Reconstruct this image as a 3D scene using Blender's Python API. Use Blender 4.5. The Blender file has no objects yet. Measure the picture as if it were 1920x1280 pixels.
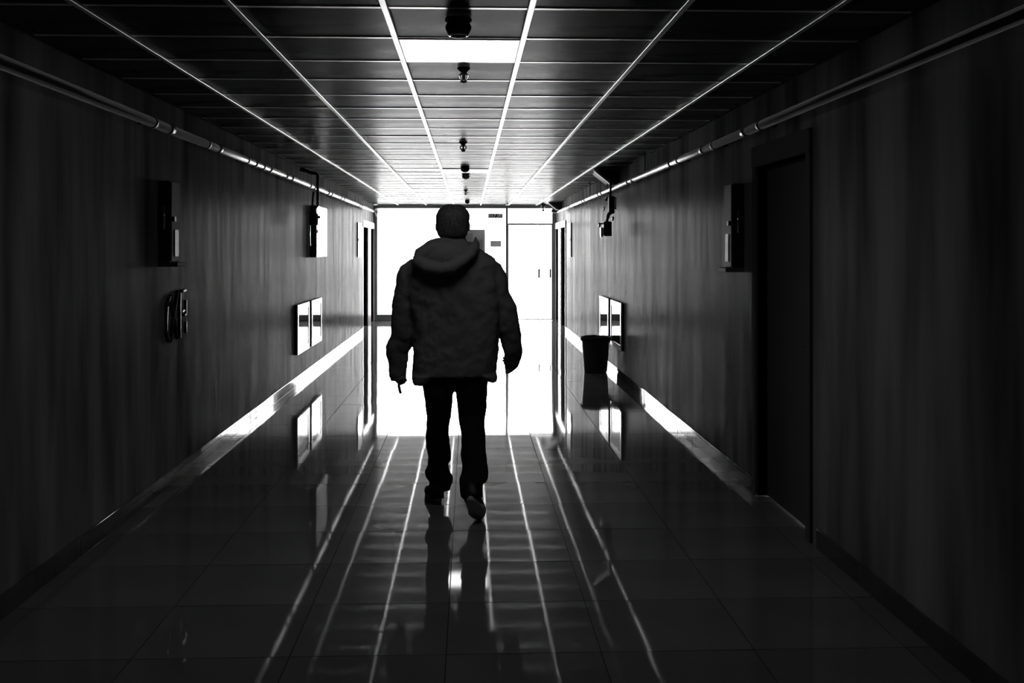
import bpy, bmesh, math, random
from mathutils import Vector, Matrix
random.seed(7)
S = bpy.context.scene
C = S.collection

# ------------------------------------------------------------------ camera
HC = 1.5625                     # eye height of the photographer
cd = bpy.data.cameras.new('camera')
cam = bpy.data.objects.new('camera', cd); C.objects.link(cam)
cam.location = (0, 0, HC)
cam.rotation_euler = (math.radians(90), 0, math.radians(-2.32))
cd.sensor_width = 36; cd.lens = 36 * 1975 / 1920
cd.shift_y = -173 / 1920
cd.clip_start = 0.05; cd.clip_end = 300
S.camera = cam

# ------------------------------------------------------------------ light
SKY = 20.0
world = bpy.data.worlds.new('overcast_sky'); S.world = world
world.use_nodes = True
bg = world.node_tree.nodes['Background']
bg.inputs[0].default_value = (1, 1, 1, 1); bg.inputs[1].default_value = SKY
S.view_settings.view_transform = 'Standard'
S.view_settings.look = 'None'
S.view_settings.exposure = 0.0
S.view_settings.gamma = 1.0
S.view_settings.use_curve_mapping = False
S.cycles.max_bounces = 14
S.cycles.diffuse_bounces = 5
S.cycles.glossy_bounces = 8
S.cycles.transparent_max_bounces = 12
S.cycles.sample_clamp_indirect = 20

# corridor dimensions
XL, XR = -1.985, 1.825          # side walls
XL2, XR2 = -2.09, 1.905         # walls of the wider bay with the doors
YB, YJ, YE = -3.0, 19.75, 23.1  # back wall, start of the door bay, glazed end
H = 2.53

# portal: tells Cycles where the daylight of the sky comes in
pl = bpy.data.lights.new('window_portal', 'AREA'); pl.shape = 'RECTANGLE'
pl.size = XR2 - XL2 + .2; pl.size_y = H
pl.cycles.is_portal = True
po = bpy.data.objects.new('window_portal', pl); C.objects.link(po)
po.location = ((XL2 + XR2) / 2, YE + .12, H / 2); po.rotation_euler = (math.radians(-90), 0, 0)

# ------------------------------------------------------------------ helpers
def mat(name, col, rough=.5, metal=0., spec=.5, noise=None, bump=None, rnoise=None, ior=1.5):
    m = bpy.data.materials.new(name); m.use_nodes = True
    nt = m.node_tree; b = nt.nodes['Principled BSDF']
    c = (col, col, col, 1) if not isinstance(col, tuple) else col + (1,)
    b.inputs['Base Color'].default_value = c
    b.inputs['Roughness'].default_value = rough
    b.inputs['Metallic'].default_value = metal
    b.inputs['Specular IOR Level'].default_value = spec
    b.inputs['IOR'].default_value = ior
    tc = None
    def tex(scale, detail=3.):
        nonlocal tc
        if tc is None:
            tc = nt.nodes.new('ShaderNodeTexCoord')
        mp = nt.nodes.new('ShaderNodeMapping'); mp.inputs['Scale'].default_value = scale
        n = nt.nodes.new('ShaderNodeTexNoise'); n.inputs['Scale'].default_value = 1.
        n.inputs['Detail'].default_value = detail
        nt.links.new(tc.outputs['Object'], mp.inputs[0]); nt.links.new(mp.outputs[0], n.inputs['Vector'])
        return n
    def rng(n, lo, hi, a=.3, z=.7):
        r = nt.nodes.new('ShaderNodeMapRange')
        r.inputs[1].default_value = a; r.inputs[2].default_value = z
        r.inputs[3].default_value = lo; r.inputs[4].default_value = hi
        nt.links.new(n.outputs['Fac'], r.inputs[0]); return r
    if noise:
        n = tex(noise[0]); r = rng(n, noise[1], noise[2])
        mx = nt.nodes.new('ShaderNodeCombineColor')
        for k in range(3): nt.links.new(r.outputs[0], mx.inputs[k])
        nt.links.new(mx.outputs[0], b.inputs['Base Color'])
    if rnoise:
        n = tex(rnoise[0]); r = rng(n, rnoise[1], rnoise[2]); nt.links.new(r.outputs[0], b.inputs['Roughness'])
    if bump:
        n = tex(bump[0], bump[3] if len(bump) > 3 else 2.)
        bp = nt.nodes.new('ShaderNodeBump'); bp.inputs['Strength'].default_value = bump[1]
        bp.inputs['Distance'].default_value = bump[2]
        nt.links.new(n.outputs['Fac'], bp.inputs['Height']); nt.links.new(bp.outputs[0], b.inputs['Normal'])
    return m

def emis(name, col, strength):
    m = bpy.data.materials.new(name); m.use_nodes = True
    b = m.node_tree.nodes['Principled BSDF']
    b.inputs['Base Color'].default_value = (.8, .8, .8, 1)
    b.inputs['Emission Color'].default_value = (col, col, col, 1)
    b.inputs['Emission Strength'].default_value = strength
    return m

def glass_mat(name, tint=.95, rough=0.):
    m = bpy.data.materials.new(name); m.use_nodes = True
    nt = m.node_tree; nt.nodes.clear()
    o = nt.nodes.new('ShaderNodeOutputMaterial'); mx = nt.nodes.new('ShaderNodeMixShader')
    t = nt.nodes.new('ShaderNodeBsdfTransparent'); t.inputs[0].default_value = (tint, tint, tint, 1)
    g = nt.nodes.new('ShaderNodeBsdfGlossy'); g.inputs['Roughness'].default_value = rough
    f = nt.nodes.new('ShaderNodeFresnel'); f.inputs[0].default_value = 1.45
    nt.links.new(f.outputs[0], mx.inputs[0]); nt.links.new(t.outputs[0], mx.inputs[1])
    nt.links.new(g.outputs[0], mx.inputs[2]); nt.links.new(mx.outputs[0], o.inputs[0])
    return m

def paper_mat(name, col, trans):
    m = bpy.data.materials.new(name); m.use_nodes = True
    nt = m.node_tree; nt.nodes.clear()
    o = nt.nodes.new('ShaderNodeOutputMaterial'); ad = nt.nodes.new('ShaderNodeAddShader')
    d = nt.nodes.new('ShaderNodeBsdfDiffuse'); d.inputs[0].default_value = (col, col, col, 1)
    t = nt.nodes.new('ShaderNodeBsdfTranslucent'); t.inputs[0].default_value = (trans, trans, trans, 1)
    nt.links.new(d.outputs[0], ad.inputs[0]); nt.links.new(t.outputs[0], ad.inputs[1])
    nt.links.new(ad.outputs[0], o.inputs[0])
    return m

def link_mesh(name, me, m=None, parent=None):
    o = bpy.data.objects.new(name, me); C.objects.link(o)
    if m: 
        if not me.materials: me.materials.append(m)
    if parent: o.parent = parent
    return o

def tomesh(name, bm, smooth=False):
    me = bpy.data.meshes.new(name); bmesh.ops.recalc_face_normals(bm, faces=bm.faces)
    bm.to_mesh(me); bm.free()
    if smooth:
        for p in me.polygons: p.use_smooth = True
    return me

def add_box(bm, x0, x1, y0, y1, z0, z1, bev=0.):
    g = bmesh.ops.create_cube(bm, size=1)
    vs = g['verts']
    for v in vs:
        v.co = Vector(((x0 + x1) / 2 + v.co.x * (x1 - x0), (y0 + y1) / 2 + v.co.y * (y1 - y0), (z0 + z1) / 2 + v.co.z * (z1 - z0)))
    if bev:
        es = list({e for v in vs for e in v.link_edges})
        bmesh.ops.bevel(bm, geom=es, offset=bev, segments=1, affect='EDGES')

def box(name, x0, x1, y0, y1, z0, z1, m, parent=None, bev=0.):
    bm = bmesh.new(); add_box(bm, x0, x1, y0, y1, z0, z1, bev)
    return link_mesh(name, tomesh(name, bm), m, parent)

def add_tube(bm, pts, r, seg=12, caps=True):
    """sweep a circle along a polyline; r is a radius or one per point"""
    pts = [Vector(p) for p in pts]; n = len(pts)
    rs = r if isinstance(r, (list, tuple)) else [r] * n
    rings = []; up = None
    for i, p in enumerate(pts):
        a = pts[max(i - 1, 0)]; b = pts[min(i + 1, n - 1)]
        d = (b - a).normalized()
        if up is None:
            up = Vector((0, 0, 1)) if abs(d.z) < .9 else Vector((1, 0, 0))
        s = d.cross(up).normalized(); up = s.cross(d).normalized()
        rings.append([bm.verts.new(p + (s * math.cos(t) + up * math.sin(t)) * rs[i]) for t in [2 * math.pi * k / seg for k in range(seg)]])
    for a, b in zip(rings, rings[1:]):
        for k in range(seg):
            bm.faces.new((a[k], a[(k + 1) % seg], b[(k + 1) % seg], b[k]))
    if caps:
        bm.faces.new(rings[0][::-1]); bm.faces.new(rings[-1])

def tube(name, pts, r, m, parent=None, seg=12, smooth=True):
    bm = bmesh.new(); add_tube(bm, pts, r, seg)
    return link_mesh(name, tomesh(name, bm, smooth), m, parent)

def lathe(name, prof, m, parent=None, loc=(0, 0, 0), seg=24):
    bm = bmesh.new(); rings = []
    for (r, z) in prof:
        rings.append([bm.verts.new((loc[0] + r * math.cos(2 * math.pi * k / seg), loc[1] + r * math.sin(2 * math.pi * k / seg), loc[2] + z)) for k in range(seg)])
    for a, b in zip(rings, rings[1:]):
        for k in range(seg): bm.faces.new((a[k], a[(k + 1) % seg], b[(k + 1) % seg], b[k]))
    bm.faces.new(rings[0]); bm.faces.new(rings[-1])
    return link_mesh(name, tomesh(name, bm, True), m, parent)

def tag(o, label, cat, group=None):
    o['label'] = label; o['category'] = cat
    if group: o['group'] = group
    return o

def thing(name, loc, label, cat, group=None):
    o = bpy.data.objects.new(name, None); C.objects.link(o); o.location = loc
    o.empty_display_size = .1
    return tag(o, label, cat, group)

def struct(o):
    o['kind'] = 'structure'; return o

def root(name, loc=(0, 0, 0)):
    o = bpy.data.objects.new(name, None); C.objects.link(o); o.location = loc; o['kind'] = 'structure'
    return o

def copy_tree(o, parent=None):
    c = o.copy(); C.objects.link(c)
    if parent: c.parent = parent
    for ch in [x for x in C.objects if x.parent == o]:
        copy_tree(ch, c)
    return c

# ------------------------------------------------------------------ materials
M = {}
M['floor_tile'] = mat('polished_floor_tile', .18, .04, ior=1.8, noise=((.9, .9, .9), .16, .23), bump=((1.4, .8, 1.), .12, .004, 1.))
M['grout'] = mat('dark_grout', .02, .8, spec=.15)
M['ceil_tile'] = mat('grey_metal_ceiling_tile', .05, .3, ior=1.022, noise=((.8, 2.5, 1.), .035, .065), rnoise=((1.2, 4., 1.), .25, .32))
M['rail'] = mat('white_metal_rail', .55, .28, metal=.35)
M['cross'] = mat('white_cross_rail', .6, .3, metal=.25)
M['void'] = mat('plenum_slab', .03, .8)
M['wall'] = mat('satin_grey_wall_paint', .2, .22, ior=1.009, noise=((3., 3.4, .5), .07, .31), rnoise=((2., 3.4, .45), .17, .3), bump=((2.5, 3.2, .6), .3, .02))
M['door_frame_dark'] = mat('dark_door_paint', .11, .7, spec=.0)
M['dark_wall'] = mat('back_wall_paint', .05, .6)
M['skirting'] = mat('glossy_skirting_tile', .08, .04, noise=((2., 2., 2.), .05, .1))
M['white_paint'] = mat('white_gloss_paint', .75, .25)
M['white_frame'] = mat('white_lacquered_metal', .75, .22, spec=.7)
M['pane_dark'] = mat('dark_glass_pane', .03, .02, spec=.9)
M['alu'] = mat('grey_anodised_aluminium', .3, .5, ior=1.15)
M['black_door'] = mat('black_door_leaf', .005, .7, spec=.0)
M['glass'] = glass_mat('clear_window_glass')
M['pipe'] = mat('white_painted_pipe', .12, .18, ior=1.12)
M['black_metal'] = mat('black_metal', .012, .5, spec=.3)
M['black_plastic'] = mat('black_plastic', .02, .45, spec=.3)
M['chrome'] = mat('bright_chrome', .9, .12, metal=1.)
M['bin'] = mat('dark_grey_plastic', .05, .45, bump=((40, 40, 10), .2, .002))
M['bag'] = mat('thin_white_bin_liner', .6, .35, bump=((50, 50, 50), .6, .01))
M['concrete'] = mat('pale_terrace_concrete', .7, .8)
M['railing'] = mat('pale_railing_paint', .75, .5)
M['lamp'] = emis('lit_diffuser', 1., 4.2)
M['poster'] = paper_mat('backlit_poster_paper', .5, .055)
M['poster_print'] = paper_mat('poster_print_grey', .35, .045)
M['note'] = paper_mat('backlit_note_paper', .6, .07)
M['sign_black'] = mat('sign_black_film', .01, .5)
M['sign_white'] = paper_mat('sign_white_film', .8, .15)
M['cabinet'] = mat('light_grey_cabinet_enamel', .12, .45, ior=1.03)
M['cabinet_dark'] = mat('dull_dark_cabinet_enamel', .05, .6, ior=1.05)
M['skin'] = mat('skin', (.30, .30, .30), .55, bump=((120, 120, 120), .15, .001))
M['hair'] = mat('short_dark_grey_hair', .03, .6, noise=((60, 60, 25), .05, .13), bump=((220, 220, 60), .7, .006))
M['jacket'] = mat('dark_jacket_cloth', .15, .75, spec=.25, noise=((4, 4, 2), .12, .19), bump=((9, 9, 5), .5, .02, 4.))
M['hood'] = mat('dark_hood_cloth', .16, .75, spec=.25, bump=((10, 10, 8), .5, .02, 4.))
M['trousers'] = mat('black_trouser_cloth', .014, .85, spec=.15, bump=((10, 10, 5), .5, .015, 4.))
M['shoe'] = mat('black_shoe_leather', .015, .5, spec=.3)
M['sole'] = mat('grey_rubber_sole', .4, .7)
M['eye'] = mat('eye_white', .6, .2)
M['relief'] = mat('dull_metal_letters', .05, .45, metal=.4)

# ------------------------------------------------------------------ floor
fl = box('floor', XL2 - .15, XR2 + .15, YB, YE + .08, -.12, -.004, M['grout']); struct(fl)
COLS = [XL2] + [-.089 + .6 * k for k in (-3, -2, -1, 0, 1, 2, 3)] + [XR2]
def pc(x0, x1, y0, y1, z0, z1, m, nm, bev):
    bm = bmesh.new(); add_box(bm, -(x1 - x0) / 2, (x1 - x0) / 2, -(y1 - y0) / 2, (y1 - y0) / 2, z0, z1, bev)
    return tomesh(nm, bm)
FT0, FP = 4.07, .597
cache = {}
k0 = -2
for r in range(k0, 33):
    y0 = FT0 + FP * r; y1 = min(y0 + FP, YE + .05)
    for c in range(len(COLS) - 1):
        x0, x1 = COLS[c], COLS[c + 1]
        if y0 + .3 < YJ: x0, x1 = max(x0, XL - .05), min(x1, XR + .05)
        if x1 - x0 < .06: continue
        g = .0022
        key = (round(x1 - x0, 3), round(y1 - y0, 3))
        if key not in cache:
            me = pc(x0 + g, x1 - g, y0 + g, y1 - g, -.012, 0, None, 'floor_tile', 0)
            me.materials.append(M['floor_tile']); cache[key] = me
        o = link_mesh('floor_tile', cache[key], None, fl)
        o.location = ((x0 + x1) / 2, (y0 + y1) / 2, 0)
        o.rotation_euler = (random.gauss(0, .0006), random.gauss(0, .0009), 0)
# rows behind the camera, too near the photographer's feet to be in view
bm = bmesh.new()
for r in range(-11, k0):
    y0 = FT0 + FP * r
    for c in range(len(COLS) - 1):
        x0, x1 = max(COLS[c], XL - .05), min(COLS[c + 1], XR + .05)
        add_box(bm, x0 + .002, x1 - .002, y0 + .002, y0 + FP - .002, -.01, 0)
o = link_mesh('floor_tile_field', tomesh('floor_tile_field', bm), M['floor_tile'], fl); o['kind'] = 'stuff'

# ------------------------------------------------------------------ ceiling
ce = box('ceiling', XL2 - .15, XR2 + .15, YB, YE + .08, H + .03, H + .16, M['void']); struct(ce)
RX = [-1.543, -.936, -.337, .247, .855, 1.459]
CX = [XL2] + RX + [XR2]
CT0, CP = 4.235, .605
LIGHTS = {(1, 3), (14, 3)}
cache = {}
for r in range(-5, 32):
    y0 = CT0 + CP * r; y1 = min(y0 + CP, YE)
    if y1 - y0 < .05: continue
    for c in range(7):
        if (r, c) in LIGHTS: continue
        x0, x1 = CX[c], CX[c + 1]
        if y0 + .3 < YJ: x0, x1 = max(x0, XL), min(x1, XR)
        g = .0012
        key = (round(x1 - x0, 3), round(y1 - y0, 3))
        if key not in cache:
            bm = bmesh.new(); add_box(bm, -(x1 - x0) / 2 + g, (x1 - x0) / 2 - g, -(y1 - y0) / 2 + g, (y1 - y0) / 2 - g, 0, .02, .004)
            me = tomesh('ceiling_tile', bm); me.materials.append(M['ceil_tile']); cache[key] = me
        o = link_mesh('ceiling_tile', cache[key], None, ce)
        o.location = ((x0 + x1) / 2, (y0 + y1) / 2, H + .002 + random.uniform(0, .001))
        o.rotation_euler = (random.gauss(0, .003), random.gauss(0, .002), 0)
bm = bmesh.new()
for r in range(-12, -5):
    for c in range(7):
        add_box(bm, max(CX[c], XL) + .003, min(CX[c + 1], XR) - .003, CT0 + CP * r + .003, CT0 + CP * (r + 1) - .003, H + .002, H + .02)
o = link_mesh('ceiling_tile_field', tomesh('ceiling_tile_field', bm), M['ceil_tile'], ce); o['kind'] = 'stuff'
for x in RX:
    box('main_rail', x - .0135, x + .0135, YB, YE, H - .012, H + .006, M['rail'], ce, .002)
for r in range(-11, 32):
    y = CT0 + CP * r
    w = .014
    xa, xb = (XL, XR) if y < YJ else (XL2, XR2)
    box('cross_rail', xa, xb, y - w, y + w, H - .0015, H + .004, M['cross'], ce)
box('edge_rail', XL, XL + .02, YB, YJ, H - .006, H + .004, M['ceil_tile'], ce)
box('edge_rail', XR - .02, XR, YB, YJ, H - .006, H + .004, M['ceil_tile'], ce)

# ------------------------------------------------------------------ walls
def wall_side(side):
    s = -1 if side == 'left' else 1
    X, X2 = (XL, XL2) if s < 0 else (XR, XR2)
    def b(a, c, y0, y1, z0, z1):
        return (min(a, c), max(a, c), y0, y1, z0, z1)
    T = .3
    bm = bmesh.new()
    if s > 0:   # near door opening in the right wall, y 5.55..6.5
        add_box(bm, *b(X, X + s * T, YB, 5.6, -.05, H + .03))
        add_box(bm, *b(X, X + s * T, 5.6, 6.6, 2.08, H + .03))
        add_box(bm, *b(X, X + s * T, 6.6, YJ, -.05, H + .03))
    else:
        add_box(bm, *b(X, X + s * T, YB, YJ, -.05, H + .03))
    # bay with two door openings
    ops = ((20.62, 21.62), (22.22, 23.02))
    y = YJ
    for (a, c) in ops:
        add_box(bm, *b(X2, X + s * T, y, a, -.05, H + .03))
        add_box(bm, *b(X2, X + s * T, a, c, 2.0, H + .03))
        y = c
    add_box(bm, *b(X2, X + s * T, y, YE + .08, -.05, H + .03))
    w = link_mesh('wall_' + side, tomesh('wall', bm), M['wall']); struct(w)
    return w
WL = wall_side('left'); WR = wall_side('right')
struct(box('wall_back', XL - .3, XR + .3, YB - .2, YB, -.14, H + .1, M['dark_wall']))

def skirting(side):
    s = -1 if side == 'left' else 1
    X = XL if s < 0 else XR
    rt = root('baseboard_' + side, (X, 0, 0))
    bm = bmesh.new(); add_box(bm, -.006, .006, .0015, .5985, 0, .1, .0015)
    me = tomesh('skirting_tile', bm); me.materials.append(M['skirting'])
    y = -2.96
    while y < YJ - .05:
        if s > 0 and y + .6 > 5.5 and y < 6.7:
            y = 6.7 if y > 5.0 else y + .6
            continue
        o = link_mesh('skirting_tile', me, None, rt)
        o.location = (-s * .007, y, .0005)
        o.scale = (1, min(1., (YJ - y) / .6), 1)
        o.rotation_euler = (0, random.gauss(0, .002), random.gauss(0, .0022))
        y += .6
skirting('left'); skirting('right')

# ------------------------------------------------------------------ side doors of the bay, and one near door
def side_door(name, s, X, y0, y1, top, ft, deep, leaf_mat, frame_mat, jamb=(.07, .07)):
    rt = root(name, (X, (y0 + y1) / 2, 0)); yc = (y0 + y1) / 2
    def bb(nm, xa, xb, ya, yb, za, zb, m, p, bev=.003):
        o = box(nm, min(xa, xb), max(xa, xb), ya - yc, yb - yc, za, zb, m, p, bev); return o
    bb('door_leaf', s * deep, s * (deep + .045), y0, y1, .005, top, leaf_mat, rt)
    lf = [o for o in C.objects if o.parent == rt][0]
    hb = bb('door_handle', s * (deep - .05), s * (deep - .03), y0 + .06, y0 + .19, 1.0, 1.02, M['door_frame_dark'] if leaf_mat is M['door_frame_dark'] else M['black_metal'], lf)
    f = -s * ft
    bb('door_frame', f, s * .1, y0 - jamb[0], y0, 0, top, frame_mat, rt)
    bb('door_frame', f, s * .1, y1, y1 + jamb[1], 0, top, frame_mat, rt)
    bb('door_header', f - s * .004, s * .1, y0 - jamb[0], y1 + jamb[1], top, top + .13, frame_mat, rt)
    return rt
side_door('door_1', -1, XL2, 20.62, 21.62, 2.0, .03, .09, M['black_door'], M['white_paint'], (.05, .22))
side_door('door_2', -1, XL2, 22.22, 23.02, 2.0, .025, .09, M['black_door'], M['white_paint'], (.22, .04))
side_door('door_3', 1, XR2, 20.62, 21.62, 2.0, .03, .09, M['black_door'], M['white_paint'], (.05, .22))
side_door('door_4', 1, XR2, 22.22, 23.02, 2.0, .025, .09, M['black_door'], M['white_paint'], (.22, .04))
side_door('door_5', 1, XR, 5.6, 6.6, 2.08, .02, .06, M['door_frame_dark'], M['door_frame_dark'], (.07, .07))

# ------------------------------------------------------------------ glazed end
YG = YE
def px(p): return (p - 880) / 1975 * YG
win = root('window_1', (0, YG, 0))
def fr(nm, x0, x1, z0, z1, p=win, y0=-.03, y1=.05, m=None, bev=.004):
    return box(nm, x0, x1, y0, y1, z0, z1, m or M['alu'], p, bev)
fr('window_frame', XL2, px(708.5), 0, H)                       # left jamb
fr('window_frame', px(708.5), px(948), H - .075, H + .02)        # head
fr('window_frame', px(708.5), px(948), 0, .135)                # bottom rail
fr('mullion', px(948), px(952.5), 0, H)
fr('window_pane', px(708.5) , px(948), .135, H - .075, y0=.005, y1=.011, m=M['glass'], bev=0)
# second window: the transom light over the door
win2 = root('window_2', (0, YG, 0))
fr('window_frame', px(952.5), XR2, H - .075, H + .02, win2)
fr('window_frame', px(952.5), px(1041), 2.095, 2.13, win2)
fr('window_frame', px(1035.5), XR2, 0, H - .075, win2)
fr('window_pane', px(952.5), px(1035.5), 2.13, H - .075, win2, .005, .011, M['glass'], 0)
# glass double door: a wide leaf and a narrow leaf
dr = root('door_6', (0, YG, 0))
def leaf(x0, x1, hx):
    lf = fr('door_glass', x0 + .012, x1 - .012, .03, 2.09, dr, .0, .01, M['glass'], 0)
    for nm, a in (('door_stile', (x0, x0 + .014, .02, 2.095)), ('door_stile', (x1 - .014, x1, .02, 2.095)),
                  ('door_rail', (x0, x1, .012, .03)), ('door_rail', (x0, x1, 2.088, 2.095))):
        fr(nm, *a, p=lf, y0=-.012, y1=.022, bev=.002)
    return lf
l1 = leaf(px(952.5), px(1012.6), 0); l2 = leaf(px(1013), px(1035.5), 0)
for hx, lf in ((px(1010.5), l1), (px(1032), l2)):
    box('door_handle', hx - .02, hx + .02, -.035, -.012, .93, 1.13, M['black_plastic'], lf, .004)
    bm = bmesh.new(); add_tube(bm, [(hx, -.03, 1.08), (hx, -.085, 1.07), (hx, -.085, .95), (hx, -.03, .94)], .011, 8)
    link_mesh('pull_grip', tomesh('pull_grip', bm, True), M['black_plastic'], lf)

# signs on the glass
def pz(p): return HC - (p - 467) / 1975 * YG
ps = thing('poster', (px(888.7), YG - .004, (pz(430) + pz(487)) / 2), 'large pale grey poster on the glass behind the head of the walking man', 'poster')
hw, hh = (px(909.5) - px(868)) / 2, (pz(430) - pz(487)) / 2
box('sheet', -hw, hw, -.001, .001, -hh, hh, M['poster'], ps)
bm = bmesh.new()
for a in ((-hw * .8, -hw * .1, .02, hh * .75), (hw * .05, hw * .8, -.1, hh * .35), (-hw * .6, hw * .7, -hh * .8, -hh * .5)):
    add_box(bm, a[0], a[1], -.0015, -.0011, a[2], a[3])
link_mesh('print', tomesh('print', bm), M['poster_print'], ps)
nt_ = thing('paper_notice', (px(929.5), YG - .004, pz(457)), 'small grey paper notice on the glass just left of the mullion', 'notice')
box('sheet', px(919.5) - px(929.5), px(940) - px(929.5), -.001, .001, pz(462.5) - pz(457), pz(451) - pz(457), M['note'], nt_)
sg = thing('glass_sign', (px(929), YG - .004, pz(404.5)), 'small black sign strip with white strokes high on the glass by the mullion', 'sign')
w_ = px(943) - px(929); h_ = pz(400.5) - pz(404.5)
box('sign_plate', -w_, w_, -.002, .0, -h_, h_, M['sign_black'], sg)
bm = bmesh.new()
def para(bm, x0, x1, lean, z0, z1):
    vs = [bm.verts.new(p) for p in ((x0, -.0024, z0), (x1, -.0024, z0), (x1 + lean, -.0024, z1), (x0 + lean, -.0024, z1),
                                    (x0, -.0021, z0), (x1, -.0021, z0), (x1 + lean, -.0021, z1), (x0 + lean, -.0021, z1))]
    for f in ((0, 1, 2, 3), (7, 6, 5, 4), (0, 4, 5, 1), (1, 5, 6, 2), (2, 6, 7, 3), (3, 7, 4, 0)): bm.faces.new([vs[i] for i in f])
for (a, b_, l) in ((-.145, -.105, 0), (-.095, -.075, .004), (-.066, -.05, 0), (-.04, -.012, .02), (.022, .034, .02), (.052, .085, .02), (.105, .118, .0), (.128, .15, .0)):
    para(bm, a, b_, l, -h_ * .75, h_ * .75)
link_mesh('lettering', tomesh('lettering', bm), M['sign_white'], sg)

# ------------------------------------------------------------------ outside: terrace and railing
struct(box('terrace_ground', -40, 40, YE + .08, 90, -.15, -.02, M['concrete']))
rg = thing('terrace_railing', (0, 27.5, 0), 'thin pale railing outside beyond the glass, left of the man', 'railing')
tube('handrail', [(-9, 0, 1.0), (9, 0, 1.0)], .02, M['railing'], rg, 8)
tube('bottom_rail', [(-9, 0, .1), (9, 0, .1)], .012, M['railing'], rg, 8)
bm0 = bmesh.new(); add_tube(bm0, [(0, 0, -.02), (0, 0, 1.0)], .015, 8); pm = tomesh('post', bm0, True); pm.materials.append(M['railing'])
for k in range(-6, 7):
    o = link_mesh('post', pm, None, rg); o.location = (k * 1.45 - .55, 0, 0)

# ------------------------------------------------------------------ ceiling lights
def ceiling_light(r, label):
    y0 = CT0 + CP * r
    t = thing('ceiling_light', ((RX[2] + RX[3]) / 2, y0 + CP / 2, H), label, 'ceiling light')
    hx = (RX[3] - RX[2]) / 2 - .014; hy = CP / 2 - .012
    bm = bmesh.new()
    f = .018
    for a in ((-hx, hx, -hy, -hy + f), (-hx, hx, hy - f, hy), (-hx, -hx + f, -hy + f, hy - f), (hx - f, hx, -hy + f, hy - f)):
        add_box(bm, a[0], a[1], a[2], a[3], -.006, .025)
    link_mesh('frame', tomesh('frame', bm), M['rail'], t)
    box('diffuser', -hx + f, hx - f, -hy + f, hy - f, .002, .012, M['lamp'], t)
ceiling_light(1, 'lit square ceiling panel light nearest the camera')
ceiling_light(14, 'lit square ceiling panel light farther along, behind the row of detectors')

# ------------------------------------------------------------------ detectors and sprinklers on the centre line
def detector(x, y, r, h, label, shine=True):
    t = thing('smoke_detector', (x, y, H), label, 'smoke detector', 'round devices along the ceiling centre')
    lathe('base', [(r * .95, 0), (r, -.004), (r, -h * .16), (r * .86, -h * .2), (r * .88, -h * .32)], M['black_plastic'], t)
    lathe('dome', [(r * .90, -h * .30), (r * .97, -h * .42), (r * .95, -h * .58), (r * .82, -h * .76), (r * .60, -h * .89), (r * .34, -h * .97), (.004, -h)], M['black_plastic'], t)
    if shine:
        lathe('trim_ring', [(r * .76, -h * .80), (r * .80, -h * .80), (r * .76, -h * .86), (r * .63, -h * .92), (r * .60, -h * .90)], M['chrome'], t)
def sprinkler(x, y, k, label):
    t = thing('sprinkler', (x, y, H), label, 'sprinkler', 'small sprinkler heads along the ceiling centre')
    lathe('rosette', [(.034 * k, 0), (.034 * k, -.006), (.022 * k, -.02 * k), (.01 * k, -.03 * k)], M['black_metal'], t)
    tube('stem', [(0, 0, -.02 * k), (0, 0, -.066 * k)], .008 * k, M['black_metal'], t, 8)
    bm = bmesh.new()
    for s in (-1, 1):
        add_tube(bm, [(s * .01 * k, 0, -.03 * k), (s * .026 * k, 0, -.045 * k), (s * .02 * k, 0, -.06 * k), (0, 0, -.072 * k)], .0055 * k, 8)
    link_mesh('frame_arm', tomesh('frame_arm', bm, True), M['chrome'], t)
    lathe('deflector', [(.02 * k, -.072 * k), (.02 * k, -.075 * k), (.006 * k, -.084 * k)], M['black_metal'], t)
detector(-.046, 4.42, .056, .085, 'large dark round detector in front of the nearest ceiling light')
sprinkler(-.03, 5.62, 1.0, 'sprinkler head just beyond the nearest ceiling light')
sprinkler(-.055, 9.5, 1.1, 'sprinkler head halfway down the ceiling, between the two lights')
detector(-.05, 12.35, .055, .07, 'dark round detector just before the far ceiling light', False)
detector(-.045, 13.5, .05, .075, 'dark round detector just beyond the far ceiling light', False)
sprinkler(-.06, 17.2, 1.0, 'tiny sprinkler head between the far light and the glazed end')
detector(-.04, 20.8, .05, .08, 'farthest dark detector, above the head of the walking man', False)
sprinkler(1.58, 22.5, 1.9, 'dark sprinkler above the glass door beside the corner bracket')

# ------------------------------------------------------------------ pipes
def pipe(x, z, y0, y1, r, clamps, rods, label, flare):
    t = thing('wall_pipe', (x, 0, z), label, 'pipe')
    tube('pipe_run', [(0, y0, 0), (0, y1, 0)], r, M['pipe'], t, 16)
    s = -1 if x < 0 else 1
    wx = (XL if s < 0 else XR) - x
    for y in clamps:
        c = tube('pipe_clamp', [(0, y - .02, 0), (0, y + .02, 0)], r + .005, M['black_metal'], t, 16)
        box('clamp_bracket', min(0, wx), max(0, wx), y - .012, y + .012, -.012, .012, M['black_metal'], c)
    for y in rods:
        tube('hanger_rod', [(0, y, r), (0, y, H - z)], .006, M['black_metal'], t, 8)
    for y in [a + .35 for a in clamps]:
        tube('coupling', [(0, y - .045, 0), (0, y + .045, 0)], r + .004, M['pipe'], t, 16)
    if flare:
        for k, (dx, dz) in enumerate(((.10, .05), (.12, -.05), (.06, -.11), (.09, .0))):
            tube('cable_tail', [(0, y1 - .03, 0), (dx * .5, y1 + .05, dz * .4 + .02), (dx, y1 + .1, dz)], .012, M['white_paint'], t, 8)
    else:
        tube('pipe_elbow', [(0, y1 - .02, 0), (-.02, y1 + .04, 0), (-.06, y1 + .06, 0), (-.12, y1 + .06, .02)], r, M['pipe'], t, 12)
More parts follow.
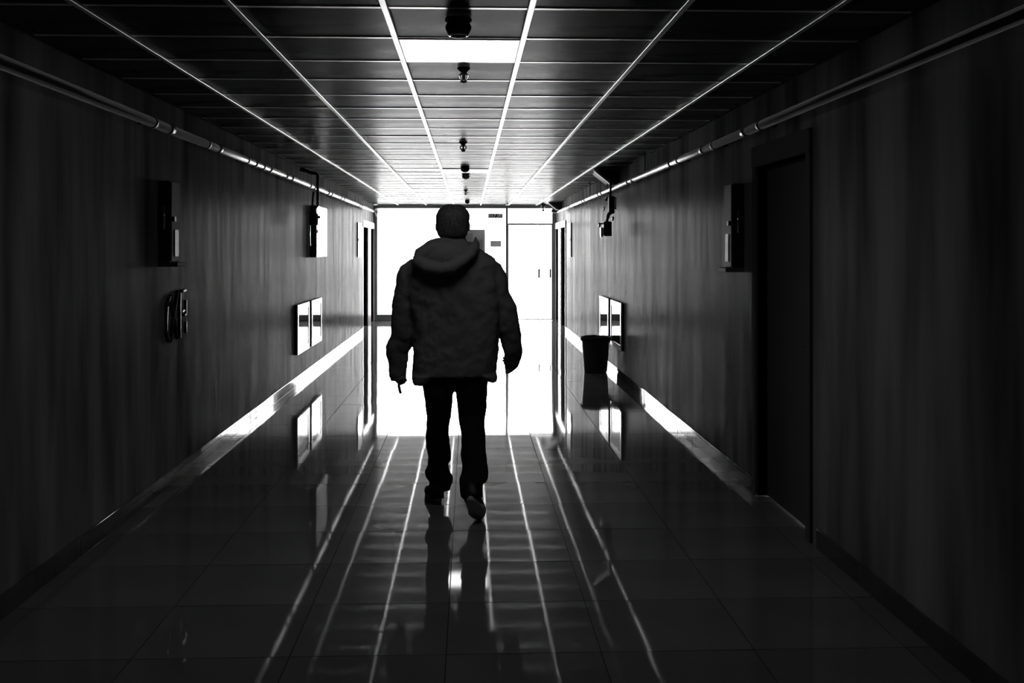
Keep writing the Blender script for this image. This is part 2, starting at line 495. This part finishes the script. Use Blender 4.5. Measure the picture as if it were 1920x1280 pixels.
pipe(-1.9, 2.322, YB + .02, 20.9, .03, [6.4, 7.7, 9.06, 9.75, 10.97, 12.6, 14.2, 15.6, 18.2], [], 'long white pipe running high along the left wall', True)
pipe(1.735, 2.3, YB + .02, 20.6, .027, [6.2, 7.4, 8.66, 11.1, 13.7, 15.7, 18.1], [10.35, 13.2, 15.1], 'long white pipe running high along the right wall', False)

# corner brackets: triangular boxed braces between wall and ceiling
def corner(x0, x1, xb, zb, y0, y1, label):
    t = thing('corner_bracket', (x1, y0, H), label, 'bracket')
    def prism(nm, pts, ya, yb, m):
        bm = bmesh.new()
        a = [bm.verts.new((p[0] - x1, ya, p[1] - H)) for p in pts]; b = [bm.verts.new((p[0] - x1, yb, p[1] - H)) for p in pts]
        bm.faces.new(a); bm.faces.new(b[::-1])
        n = len(pts)
        for k in range(n): bm.faces.new((a[k], b[k], b[(k + 1) % n], a[(k + 1) % n]))
        return link_mesh(nm, tomesh(nm, bm), m, t)
    prism('end_plate', [(x0, H - .012), (x1, H - .012), (x1, zb), (xb, zb)], 0, .01, M['black_plastic'])
    prism('body', [(x0, H - .012), (x1, H - .012), (x1, zb), (xb, zb)], .01, y1 - y0, M['wall'])
    prism('edge_strip', [(x0 - .05, H - .012), (x0, H - .012), (xb, zb), (xb - .05, zb)], -.01, .1, M['alu'])
corner(1.56, XR, 1.775, 2.345, 12.75, 13.35, 'dark triangular corner bracket under the ceiling halfway along right wall')
corner(1.66, XR2, 1.83, 2.38, 21.6, 22.1, 'far triangular corner bracket beside the glass door')

# ------------------------------------------------------------------ low framed panels
def wall_panel(s, y0, y1, z0, z1, label, dark_low=False):
    X = XL if s < 0 else XR
    t = thing('framed_wall_panel', (X, (y0 + y1) / 2, (z0 + z1) / 2), label, 'wall panel', 'framed glazed panels low on the walls')
    hy, hz = (y1 - y0) / 2, (z1 - z0) / 2
    def xb(a, c): return (min(-s * a, -s * c), max(-s * a, -s * c))
    box('backing', *xb(0, .03), -hy, hy, -hz, hz, M['black_plastic'], t)
    bm = bmesh.new()
    a0, a1 = xb(.0305, .04)
    for q in ((-hy, hy, -hz, -hz + .06), (-hy, hy, hz - .06, hz), (-hy, -hy + .07, -hz + .06, hz - .06), (hy - .07, hy, -hz + .06, hz - .06)):
        add_box(bm, a0, a1, *q)
    link_mesh('frame', tomesh('frame', bm), M['white_frame'], t)
    box('pane', *xb(.0305, .034), -hy + .07, hy - .07, -hz + .06, hz - .06, M['pane_dark'], t)
wall_panel(-1, 12.05, 12.93, .36, .925, 'nearer framed glazed panel low on the left wall')
wall_panel(-1, 13.12, 14.0, .36, .925, 'farther framed glazed panel low on the left wall')
wall_panel(1, 12.36, 13.28, .36, .925, 'framed glazed panel just right of the waste bin, low on right wall')
wall_panel(1, 13.5, 14.4, .36, .925, 'framed glazed panel behind the waste bin, low on right wall')

# ------------------------------------------------------------------ wall cabinets
def cabinet(s, y0, y1, z0, z1, d, label, m, X=None, slot=False):
    X = X if X is not None else (XL if s < 0 else XR)
    t = thing('wall_cabinet', (X, (y0 + y1) / 2, (z0 + z1) / 2), label, 'cabinet', 'boxes on the side walls')
    hy, hz = (y1 - y0) / 2, (z1 - z0) / 2
    def xb(a, c): return (min(-s * a, -s * c), max(-s * a, -s * c))
    box('body', *xb(0, d), -hy, hy, -hz, hz, M['black_plastic'], t, .003)
    dd = box('front_cover', *xb(d, d + .012), -hy + .004, hy - .004, -hz + .004, hz - .004, m, t, .003)
    if slot:
        box('slot', *xb(d + .0125, d + .016), -hy * .3, hy * .55, -hz * .86, -hz * .2, M['black_metal'], dd)
        box('latch', *xb(d + .0125, d + .03), -hy * .9, -hy * .55, .0, .03, M['black_metal'], dd)
        box('ledge', *xb(0, d + .05), -hy, hy, -hz - .03, -hz - .001, m, t, .003)
        tube('side_handle', [(-s * .03, -hy, .12), (-s * .055, -hy - .05, .08), (-s * .055, -hy - .05, -.04), (-s * .03, -hy, -.07)], .006, M['chrome'], t, 8)
    else:
        box('lock', *xb(d + .0125, d + .02), -hy + .04, -hy + .08, -.02, .02, M['black_metal'], dd)
cabinet(-1, 13.2, 14.15, 1.46, 2.11, .075, 'white-fronted wall cabinet right behind the black hanging fixture, left wall', M['white_frame'])
cabinet(-1, 18.75, 19.45, 1.42, 2.04, .008, 'white board box beside the left bay of doors', M['white_frame'])
cabinet(1, 18.75, 19.45, 1.42, 2.04, .008, 'white board box beside the right bay of doors', M['white_frame'])
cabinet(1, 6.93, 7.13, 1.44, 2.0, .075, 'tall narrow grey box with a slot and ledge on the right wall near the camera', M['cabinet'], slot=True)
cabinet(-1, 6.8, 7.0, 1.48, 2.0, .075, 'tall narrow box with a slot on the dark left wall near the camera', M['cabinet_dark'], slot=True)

# raised letters on the left wall
wl = thing('wall_lettering', (XL, 7.2, 1.13), 'slanted raised letters on the dark left wall near the camera', 'lettering')
def stroke(bm, p, q, w=.012):
    add_tube(bm, [(.014, p[0], p[1]), (.014, q[0], q[1])], w, 6)
glyphs = (('letter', [((-.18, .12), (-.25, .06)), ((-.25, .06), (-.27, -.1)), ((-.27, -.1), (-.2, -.17))]),
          ('letter', [((-.17, .13), (.0, -.17)), ((.0, .15), (-.17, -.18))]),
          ('letter', [((.05, .14), (.05, -.17)), ((.05, .14), (.2, .15)), ((.05, .0), (.16, .01))]),
          ('letter', [((.2, .08), (.2, -.02)), ((.2, -.07), (.2, -.15)), ((.14, -.02), (.2, -.02))]))
for nm, st in glyphs:
    bm = bmesh.new()
    for p, q in st: stroke(bm, p, q)
    link_mesh(nm, tomesh(nm, bm, True), M['relief'], wl)

# ------------------------------------------------------------------ hanging fixtures
D = 12.3
t = thing('hanging_fixture', (-1.80, D, H), 'black boxy fixture hanging on a bent pipe by the left wall', 'ceiling fixture')
tube('bent_conduit', [(-.14, -.06, -.045), (-.085, 0, -.06), (-.03, 0, -.085), (.025, 0, -.09), (.043, 0, -.115), (.043, 0, -.46), (.02, 0, -.49)], [.026, .022, .02, .017, .017, .016, .012], M['black_metal'], t, 10)
tube('cable', [(-.005, 0, -.3), (-.015, 0, -.4), (-.022, 0, -.5)], .012, M['black_metal'], t, 8)
bm = bmesh.new()
add_tube(bm, [(-.005, 0, -.46), (-.01, 0, -.5), (-.012, 0, -.56)], [.022, .034, .04], 12)
link_mesh('neck', tomesh('neck', bm, True), M['black_plastic'], t)
box('housing', -.052, .05, -.05, .05, -.69, -.555, M['black_plastic'], t, .012)
box('side_knob', .05, .072, -.02, .02, -.61, -.58, M['black_plastic'], t, .004)
tube('lens', [(-.075, .02, -.535), (-.095, .03, -.57)], [.014, .012], M['chrome'], t, 10)
tube('support_arm', [(-.05, .0, -.55), (-.085, .03, -.54)], .006, M['black_metal'], t, 8)
tube('pull_cord', [(-.048, .02, -.69), (-.05, .02, -.80), (-.047, .02, -.93)], .007, M['chrome'], t, 6)

D = 12.6
t = thing('hanging_fixture', (1.64, D, H), 'black boxy fixture with white side caps hanging by the right wall', 'ceiling fixture')
q = D / 1975
def hx(p): return (p - 880) * q - 1.64
def hz(p): return HC + (467 - p) * q - H
tube('drop_rod', [(hx(1146), 0, -.01), (hx(1146), 0, hz(372))], .013, M['black_metal'], t, 8)
box('clamp_block', hx(1142), hx(1153), -.03, .03, hz(400), hz(367), M['black_plastic'], t, .008)
box('side_plate', hx(1153.4), hx(1155.6), -.05, .01, hz(392), hz(369), M['alu'], t)
tube('ball_joint', [(hx(1140), 0, hz(368)), (hx(1137), 0, hz(376))], [.008, .016], M['black_metal'], t, 8)
tube('lower_arm', [(hx(1148), 0, hz(396)), (hx(1142), 0, hz(402)), (hx(1139.5), 0, hz(412)), (hx(1139), 0, hz(418))], [.03, .022, .016, .03], M['black_metal'], t, 10)
box('housing', hx(1132), hx(1147.5), -.04, .06, hz(442.5), hz(415), M['black_plastic'], t, .008)
for (a, b_, zc, r) in ((1135, 1133.5, 390, .011), (1146, 1144.5, 394, .008), (1151.5, 1150, 409, .013), (1126.5, 1125, 421, .016)):
    tube('side_cap', [(hx(a), .015, hz(zc - 3)), (hx(b_), .03, hz(zc + 3.5))], r, M['chrome'], t, 10)
box('side_lamp', hx(1127), hx(1131.6), -.02, .06, hz(444), hz(426), M['white_frame'], t, .005)
tube('cap_arm', [(hx(1125), .02, hz(420)), (hx(1134), .02, hz(418))], .008, M['black_metal'], t, 8)

# ------------------------------------------------------------------ waste bin
t = thing('waste_bin', (1.60, 13.32, 0), 'dark tapered waste bin standing against the right wall', 'waste bin')
lathe('body', [(.135, 0), (.142, .005), (.15, .03), (.176, .42), (.178, .435), (.166, .435), (.138, .02)], M['bin'], t, seg=36)
lathe('rim', [(.176, .415), (.19, .418), (.192, .44), (.188, .448), (.176, .446), (.172, .43)], M['bin'], t, seg=36)
bm = bmesh.new(); seg = 48; rings = []
for (r, z, a) in ((.193, .405, .004), (.196, .445, .003), (.187, .458, .004), (.172, .45, .003), (.150, .30, .006), (.1, .25, .01), (.01, .24, 0)):
    rings.append([bm.verts.new(((r + random.uniform(-a, a)) * math.cos(2 * math.pi * k / seg), (r + random.uniform(-a, a)) * math.sin(2 * math.pi * k / seg), z + random.uniform(-a, a) * 1.2)) for k in range(seg)])
for a, b_ in zip(rings, rings[1:]):
    for k in range(seg): bm.faces.new((a[k], a[(k + 1) % seg], b_[(k + 1) % seg], b_[k]))
link_mesh('bin_liner', tomesh('bin_liner', bm, True), M['black_plastic'], t)

# ------------------------------------------------------------------ the walking man
F = 1975.
def W(x, z_, d): return Vector(((x - 880) / F * d, d, HC - (z_ - 467) / F * d))
def loft(bm, rings, seg=28, power=2.4):
    """rings: (left, right, height, distance, half depth) drawn in the man's elevation, closed at both ends"""
    prev = None; first = None
    for (l, r, h, d, hd) in rings:
        a, b = W(l, h, d), W(r, h, d); c = (a + b) / 2; hw = (b - a).length / 2
        ring = []
        for k in range(seg):
            t = 2 * math.pi * k / seg; cx, sy = math.cos(t), math.sin(t)
            ex = math.copysign(abs(cx) ** (2 / power), cx); ey = math.copysign(abs(sy) ** (2 / power), sy)
            ring.append(bm.verts.new(c + Vector((ex * hw, ey * hd, 0))))
        if prev:
            for k in range(seg): bm.faces.new((prev[k], prev[(k + 1) % seg], ring[(k + 1) % seg], ring[k]))
        else: first = ring
        prev = ring
    bm.faces.new(first); bm.faces.new(prev)

def blob(bm, c, r, rot=None, u=20, v=14):
    g = bmesh.ops.create_uvsphere(bm, u_segments=u, v_segments=v, radius=1)
    for vt in g['verts']:
        p = Vector((vt.co.x * r[0], vt.co.y * r[1], vt.co.z * r[2]))
        if rot: p = rot @ p
        vt.co = Vector(c) + p

def fuse(name, bm, m, parent, voxel, smooth=2, noise=0., nscale=.1, off=None):
    """join overlapping closed pieces into one continuous skin"""
    bmesh.ops.recalc_face_normals(bm, faces=bm.faces)
    me = bpy.data.meshes.new(name); bm.to_mesh(me); bm.free()
    o = bpy.data.objects.new(name + '_tmp', me); C.objects.link(o)
    r = o.modifiers.new('r', 'REMESH'); r.mode = 'VOXEL'; r.voxel_size = voxel; r.use_smooth_shade = True
    s = o.modifiers.new('s', 'SMOOTH'); s.iterations = smooth; s.factor = .5
    if noise:
        tx = bpy.data.textures.new(name + '_folds', 'CLOUDS'); tx.noise_scale = nscale; tx.noise_depth = 2
        dm = o.modifiers.new('d', 'DISPLACE'); dm.texture = tx; dm.strength = noise; dm.mid_level = .5
        dm.texture_coords = 'LOCAL'
    dg = bpy.context.evaluated_depsgraph_get()
    nm = bpy.data.meshes.new_from_object(o.evaluated_get(dg)); nm.name = name
    bpy.data.objects.remove(o, do_unlink=True)
    for p in nm.polygons: p.use_smooth = True
    nm.materials.clear(); nm.materials.append(m)
    base = parent.location
    for v in nm.vertices: v.co -= base
    ob = bpy.data.objects.new(name, nm); C.objects.link(ob); ob.parent = parent
    return ob

man = thing('person', (-.09, 6.35, 0), 'person in dark hooded jacket and black trousers walking away down the corridor', 'person')
DT = 6.35
torso = [(842, 884, 455, DT, .07), (818, 893, 464, DT, .10), (796, 912, 474, DT, .115), (778, 926, 484, DT - .01, .13), (760, 936, 497, DT - .01, .14), (755, 940, 512, DT, .15),
         (757, 941, 535, DT, .155), (764, 940, 560, DT, .155), (772, 937, 600, DT, .15), (774.5, 935, 640, DT, .148),
         (774, 933.5, 675, DT, .15), (773.5, 932, 694, DT, .152), (773.5, 931.5, 703, DT, .15)]
armL = [(772, 800, 486, DT, .05), (752, 795, 498, DT, .075), (746, 793, 512, DT, .085), (742.5, 790, 529, DT + .0, .088), (740, 784, 550, DT, .085), (737, 778, 568, DT + .01, .08), (733.5, 775, 590, DT + .015, .078),
        (732.6, 775, 605, DT + .02, .075), (735.5, 776, 622, DT + .03, .074), (728, 775, 638, DT + .04, .07), (723.8, 773, 650, DT + .05, .066), (725.5, 766, 665, DT + .06, .058), (728.5, 764, 678, DT + .07, .055), (730.3, 763, 692, DT + .075, .052), (731.6, 762, 706, DT + .08, .05)]
armR = [(898, 924, 486, DT, .05), (902, 938, 494, DT, .075), (904, 946, 509, DT, .085), (906, 950.5, 523, DT, .088), (912, 955, 548, DT, .085), (922, 968.5, 574, DT + .01, .08), (930, 972, 595, DT + .02, .076),
        (934, 975, 615, DT + .03, .074), (938, 977.5, 636, DT + .05, .07), (942, 980.5, 655, DT + .07, .066), (945, 979.5, 668, DT + .09, .062), (945.8, 975, 681, DT + .11, .056), (946.5, 971, 689, DT + .12, .05), (947.3, 960, 696, DT + .11, .035), (947.8, 953, 701, DT + .09, .02)]
bm = bmesh.new()
loft(bm, torso, 36, 2.5); loft(bm, armL, 24, 2.2); loft(bm, armR, 24, 2.2)
# hem lower on the left, folds of cloth at elbows
loft(bm, [(773.5, 815, 700, DT, .148), (773.2, 806, 713, DT, .142), (776, 796, 717, DT, .13)], 24)
loft(bm, [(895, 932, 700, DT, .145), (912, 931.5, 712, DT, .13)], 24)
# collar standing round the neck
loft(bm, [(826, 886, 466, DT + .02, .09), (819.5, 875.5, 452, DT + .02, .085), (821, 872, 446, DT + .025, .078)], 24)
jk = fuse('jacket', bm, M['jacket'], man, .008, 2, .024, .07)
# zip down the front
bm = bmesh.new()
add_tube(bm, [W(850, h, DT + hd + .006) - man.location for (h, hd) in ((475, .115), (497, .15), (535, .156), (600, .152), (675, .152), (700, .153))], .007, 6)
link_mesh('zip', tomesh('zip', bm, True), M['black_metal'], jk)
# elastic cuffs
for (rg_, nm) in (([(731.5, 762.5, 703, DT + .08, .051), (733, 761.5, 712, DT + .08, .047)], 'cuff'), ([(946.5, 966, 690, DT + .13, .045), (948, 962, 696, DT + .14, .035)], 'cuff')):
    bm = bmesh.new(); loft(bm, rg_, 24, 2.1)
    for v in bm.verts: v.co -= man.location
    o = link_mesh(nm, tomesh(nm, bm, True), M['jacket'], jk)
# fold line of the bottom panel and the back seam
# hood lying on the back: a soft bowl with a raised rim
bm = bmesh.new()
def arc(pts, rad):
    add_tube(bm, pts, rad, 14)
rim = [W(872, 456, DT - .09), W(850, 462, DT - .13), W(812, 466, DT - .14), W(789, 478, DT - .15), W(783, 490, DT - .17), W(800, 500, DT - .2), W(824, 504.5, DT - .22), W(848, 501, DT - .22), W(868, 488, DT - .2), W(882, 475, DT - .17), W(890, 464, DT - .13)]
arc(rim, [.03, .038, .045, .046, .042, .038, .036, .036, .036, .034, .03])
blob(bm, W(834, 480, DT - .13), (.145, .075, .075), Matrix.Rotation(-.12, 3, 'Y'))
add_tube(bm, [W(783, 489, DT - .1), W(793, 473, DT - .09), W(812, 460, DT - .08), W(832, 456, DT - .07), W(856, 459, DT - .08)], [.035, .04, .04, .04, .03], 14)
blob(bm, W(862, 466, DT - .08), (.09, .07, .05), Matrix.Rotation(.3, 3, 'Y'))
# pointed right tip of the hood
add_tube(bm, [W(880, 476, DT - .1), W(889, 466, DT - .1), W(893, 455, DT - .1), W(891.5, 443, DT - .1)], [.042, .032, .021, .005], 12)
hd = fuse('hood', bm, M['hood'], man, .006, 2, .010, .06)
hd.parent = jk; 

# trousers
legL = [(792, 853, 708, DT, .12), (793, 852, 722, DT, .115), (795.5, 849, 738, DT, .11), (798, 848, 760, DT + .01, .1), (800.5, 847, 778, DT + .02, .092), (800, 841.5, 800, DT + .03, .085),
        (797.6, 842, 818, DT + .05, .082), (799.5, 844.5, 840, DT + .07, .08), (804, 845, 858, DT + .09, .078), (802, 840, 870, DT + .1, .078), (797.8, 843, 882, DT + .105, .078), (799, 849.5, 892, DT + .11, .075), (806, 848.5, 902, DT + .12, .07), (803, 845.5, 912, DT + .12, .068), (801, 844, 918, DT + .12, .066)]
legR = [(853, 914.5, 708, DT, .12), (852, 914, 722, DT, .115), (855, 913.5, 738, DT, .11), (857.5, 912.5, 758, DT, .1), (859, 911, 776, DT, .092), (862, 909, 795, DT - .03, .086), (864.5, 909.5, 812, DT - .06, .082),
        (865.5, 910, 830, DT - .1, .08), (863.5, 911, 848, DT - .15, .078), (866.5, 913, 868, DT - .19, .076), (866.5, 915.5, 882, DT - .22, .075), (860.8, 915.5, 896, DT - .26, .074), (861.5, 906, 907, DT - .28, .07), (862.5, 905, 920, DT - .3, .064), (865, 905, 932, DT - .31, .056)]
bm = bmesh.new()
loft(bm, [(790.5, 916, 690, DT, .13), (791, 915.5, 705, DT, .128), (792, 914.5, 720, DT, .12), (794, 914, 731, DT, .1)], 30, 2.5)
loft(bm, legL, 24, 2.3); loft(bm, legR, 24, 2.3)
fuse('trousers', bm, M['trousers'], man, .008, 2, .012, .07)

# body: one continuous skin from head to ankles, inside the clothes
def shrink(rings, k, kd=None):
    out = []
    for (l, r, h, d, hd) in rings:
        c = (l + r) / 2; w = (r - l) / 2 * k; out.append((c - w, c + w, h, d, hd * (kd or k)))
    return out
bm = bmesh.new()
HX = 849.0
skull = [(838, 860, 386, DT + .03, .05), (828, 870, 391, DT + .03, .082), (822, 876, 400, DT + .03, .098), (820, 877, 412, DT + .035, .103), (821.5, 875.5, 424, DT + .04, .098),
         (825, 872, 434, DT + .05, .086), (829, 868, 443, DT + .055, .072), (835, 862, 449, DT + .07, .05), (840, 858, 452, DT + .08, .035)]
loft(bm, skull, 28, 2.1)
loft(bm, [(828, 869, 430, DT + .0, .055), (828, 869, 445, DT - .005, .056), (824, 874, 458, DT - .005, .062), (812, 888, 470, DT, .075)], 24, 2.)
loft(bm, shrink(torso, .9, .86)[2:], 30); loft(bm, shrink(armL, .78)[1:], 20); loft(bm, shrink(armR, .78)[1:-4], 20)
loft(bm, shrink(legL, .78), 20); loft(bm, shrink(legR, .78), 20)
loft(bm, [(795, 912, 695, DT, .11), (796, 910, 715, DT, .105), (800, 906, 728, DT, .09)], 24)
yf = DT + .135                                                     # face, turned down the corridor
blob(bm, W(HX, 425.5, yf) + Vector((0, -.002, 0)), (.014, .02, .03))      # nose bridge
blob(bm, W(HX, 429.5, yf + .006), (.019, .017, .011))                     # nose tip
for s in (-1, 1):
    blob(bm, W(HX + s * 11.5, 417.0, yf - .012), (.027, .014, .008))       # brow
    blob(bm, W(HX + s * 13.5, 428, yf - .026), (.024, .022, .02))          # cheek
    e = W(HX + s * 28.6, 423, DT + .028)                                   # ear
    blob(bm, e, (.012, .02, .031), Matrix.Rotation(-s * .3, 3, 'Z')); blob(bm, e + Vector((s * .004, .0, -.02)), (.009, .013, .014))
blob(bm, W(HX, 437.2, yf - .012), (.026, .012, .006)); blob(bm, W(HX, 440.2, yf - .012), (.022, .012, .007))   # lips
blob(bm, W(HX, 446, yf - .022), (.028, .024, .018))                       # chin
# hands: palm, four unequal bent fingers and a thumb leaving the side of the palm
def hand(wrist, down, out, fwd, k=1., curl=1.):
    """down: along the fingers, out: towards the thumb, fwd: palm side"""
    down, out, fwd = down.normalized(), out.normalized(), fwd.normalized()
    P = lambda a, b, c: wrist + down * a * k + out * b * k + fwd * c * k
    add_tube(bm, [P(-.05, 0, 0), P(0, 0, 0), P(.02, 0, 0)], [.027 * k, .026 * k, .028 * k], 14)
    for b_ in (-.026, -.009, .009, .026):
        add_tube(bm, [P(.0, b_ * .7, 0), P(.04, b_, 0), P(.085, b_, .002)], [.015 * k, .0155 * k, .0115 * k], 10)
    for b_, L in ((.029, .068), (.0095, .078), (-.0105, .072), (-.029, .056)):
        c1 = .35 * curl; pts = [P(.075, b_, .0)]; ang = 0; a_, c_ = .082, .002
        for seg_, da in ((.45, .45), (.32, .6), (.23, .45)):
            ang += da * curl; a_ += math.cos(ang) * L * seg_; c_ += math.sin(ang) * L * seg_
            pts.append(P(a_, b_, c_))
        add_tube(bm, pts, [.0098 * k, .0092 * k, .0084 * k, .0068 * k], 10)
        blob(bm, pts[-1], (.0068 * k,) * 3, None, 10, 8)
    th = [P(.015, .022, .004), P(.035, .044, .012), P(.058, .052, .024), P(.078, .046, .036)]
    add_tube(bm, th, [.017 * k, .0135 * k, .011 * k, .008 * k], 10); blob(bm, th[-1], (.008 * k,) * 3, None, 10, 8)
LW = W(744.5, 692, DT + .085)
hand(LW, Vector((.03, .42, -.9)), Vector((.1, .9, .42)), Vector((1, 0, .03)), .88, 1.6)
RW = W(961, 678, DT + .15)
hand(RW, Vector((-.02, .99, -.02)), Vector((-.25, .1, .95)), Vector((-.95, 0, -.2)), .9, 1.2)
body = fuse('body', bm, M['skin'], man, .0045, 2)
bm = bmesh.new()
for s in (-1, 1):
    bm = bmesh.new(); blob(bm, W(HX + s * 10.2, 420.5, yf - .013) - man.location, (.0115, .0115, .0095))
    link_mesh('eye', tomesh('eye', bm, True), M['eye'], man)
# hair: a thick short cap over crown, sides and nape
bm = bmesh.new()
hair = [(841, 859, 383.2, DT + .02, .045), (833, 867, 385.2, DT + .02, .08), (826, 873, 389.5, DT + .02, .105), (820.5, 878, 396.5, DT + .015, .118), (817.6, 881, 404, DT - .004, .118), (817, 880, 414, DT - .01, .116),
        (817.8, 878.6, 424, DT - .022, .1), (819, 877.6, 433, DT - .034, .08), (820.5, 875.5, 441, DT - .04, .062), (826, 872, 446, DT - .036, .045)]
loft(bm, hair, 32, 2.08)
hr = fuse('hair', bm, M['hair'], man, .0065, 1, .012, .025)
# shoes
def shoe(heel, toe, upv, sole_m=True):
    heel, toe, upv = Vector(heel), Vector(toe), Vector(upv).normalized()
    ax = (toe - heel); L = ax.length; ax.normalize(); sd = ax.cross(upv).normalized(); upv = sd.cross(ax)
    def slab(bm, zs, ws):
        n = 24; rings = []
        for (z, k) in zip(zs, ws):
            ring = []
            for i in range(n):
                t = 2 * math.pi * i / n; c, s = math.cos(t), math.sin(t)
                w = (.044 + .008 * c) if c > 0 else (.036 + .002 * -c)
                w *= 1 - .12 * max(c, 0) ** 4
                ring.append(bm.verts.new(heel + ax * (L / 2 + c * L / 2 * k) + sd * s * w * k * (1.12 if abs(s) > .5 else 1.05) + upv * z - man.location))
            rings.append(ring)
        for a, b in zip(rings, rings[1:]):
            for i in range(n): bm.faces.new((a[i], a[(i + 1) % n], b[(i + 1) % n], b[i]))
        bm.faces.new(rings[0]); bm.faces.new(rings[-1])
    bm = bmesh.new(); slab(bm, (0, .004, .024, .028), (.95, 1, 1, .97)); so = link_mesh('sole', tomesh('sole', bm, True), M['sole'])
    bm = bmesh.new(); n = 20; prev = None
    for (a, w, h, hb) in ((.02, .03, .085, 0), (.06, .041, .10, 0), (.2, .043, .105, 0), (.34, .042, .10, 0), (.46, .043, .078, 0), (.6, .048, .062, 0), (.78, .049, .05, 0), (.92, .038, .042, 0), (.985, .02, .03, 0)):
        ring = []
        for i in range(n):
            t = math.pi * i / (n - 1)
            ring.append(bm.verts.new(heel + ax * a * L + sd * math.cos(t) * w + upv * (.026 + math.sin(t) ** .7 * (h - .0) if 0 < i < n - 1 else .024) - man.location))
        if prev:
            for i in range(n - 1): bm.faces.new((prev[i], prev[i + 1], ring[i + 1], ring[i]))
            bm.faces.new((prev[0], ring[0], ring[-1], prev[-1]))
        else: bm.faces.new(ring)
        prev = ring
    bm.faces.new(prev)
    up = link_mesh('shoe', tomesh('shoe', bm, True), M['shoe'], man)
    so.parent = up
    bm = bmesh.new()
    for j in range(4):
        a = .42 + j * .08; c = heel + ax * a * L + upv * (.118 - j * .014) - man.location
        add_tube(bm, [c - sd * .022 - upv * .008, c + upv * .003, c + sd * .022 - upv * .008], .0028, 6)
    link_mesh('laces', tomesh('laces', bm, True), M['shoe'], up)
    return up
shoe((-.192, 6.50, .0), (-.25, 6.762, .0), (0, 0, 1))
shoe((.004, 5.92, .155), (.062, 6.095, -.004), (0, .69, .72))

# the small dark thing the man carries in his left hand
sk = thing('pocket_stick', W(748, 716, DT + .12), 'short dark curved rod held in the left hand of the walking man', 'stick')
bm = bmesh.new()
o0 = W(748, 716, DT + .12)
add_tube(bm, [W(752, 708, DT + .12) - o0, W(749, 714, DT + .12) - o0, W(748.5, 722, DT + .12) - o0, W(750, 730, DT + .12) - o0, W(752, 736.5, DT + .12) - o0], [.008, .009, .009, .0095, .009], 10)
link_mesh('rod', tomesh('rod', bm, True), M['black_plastic'], sk)
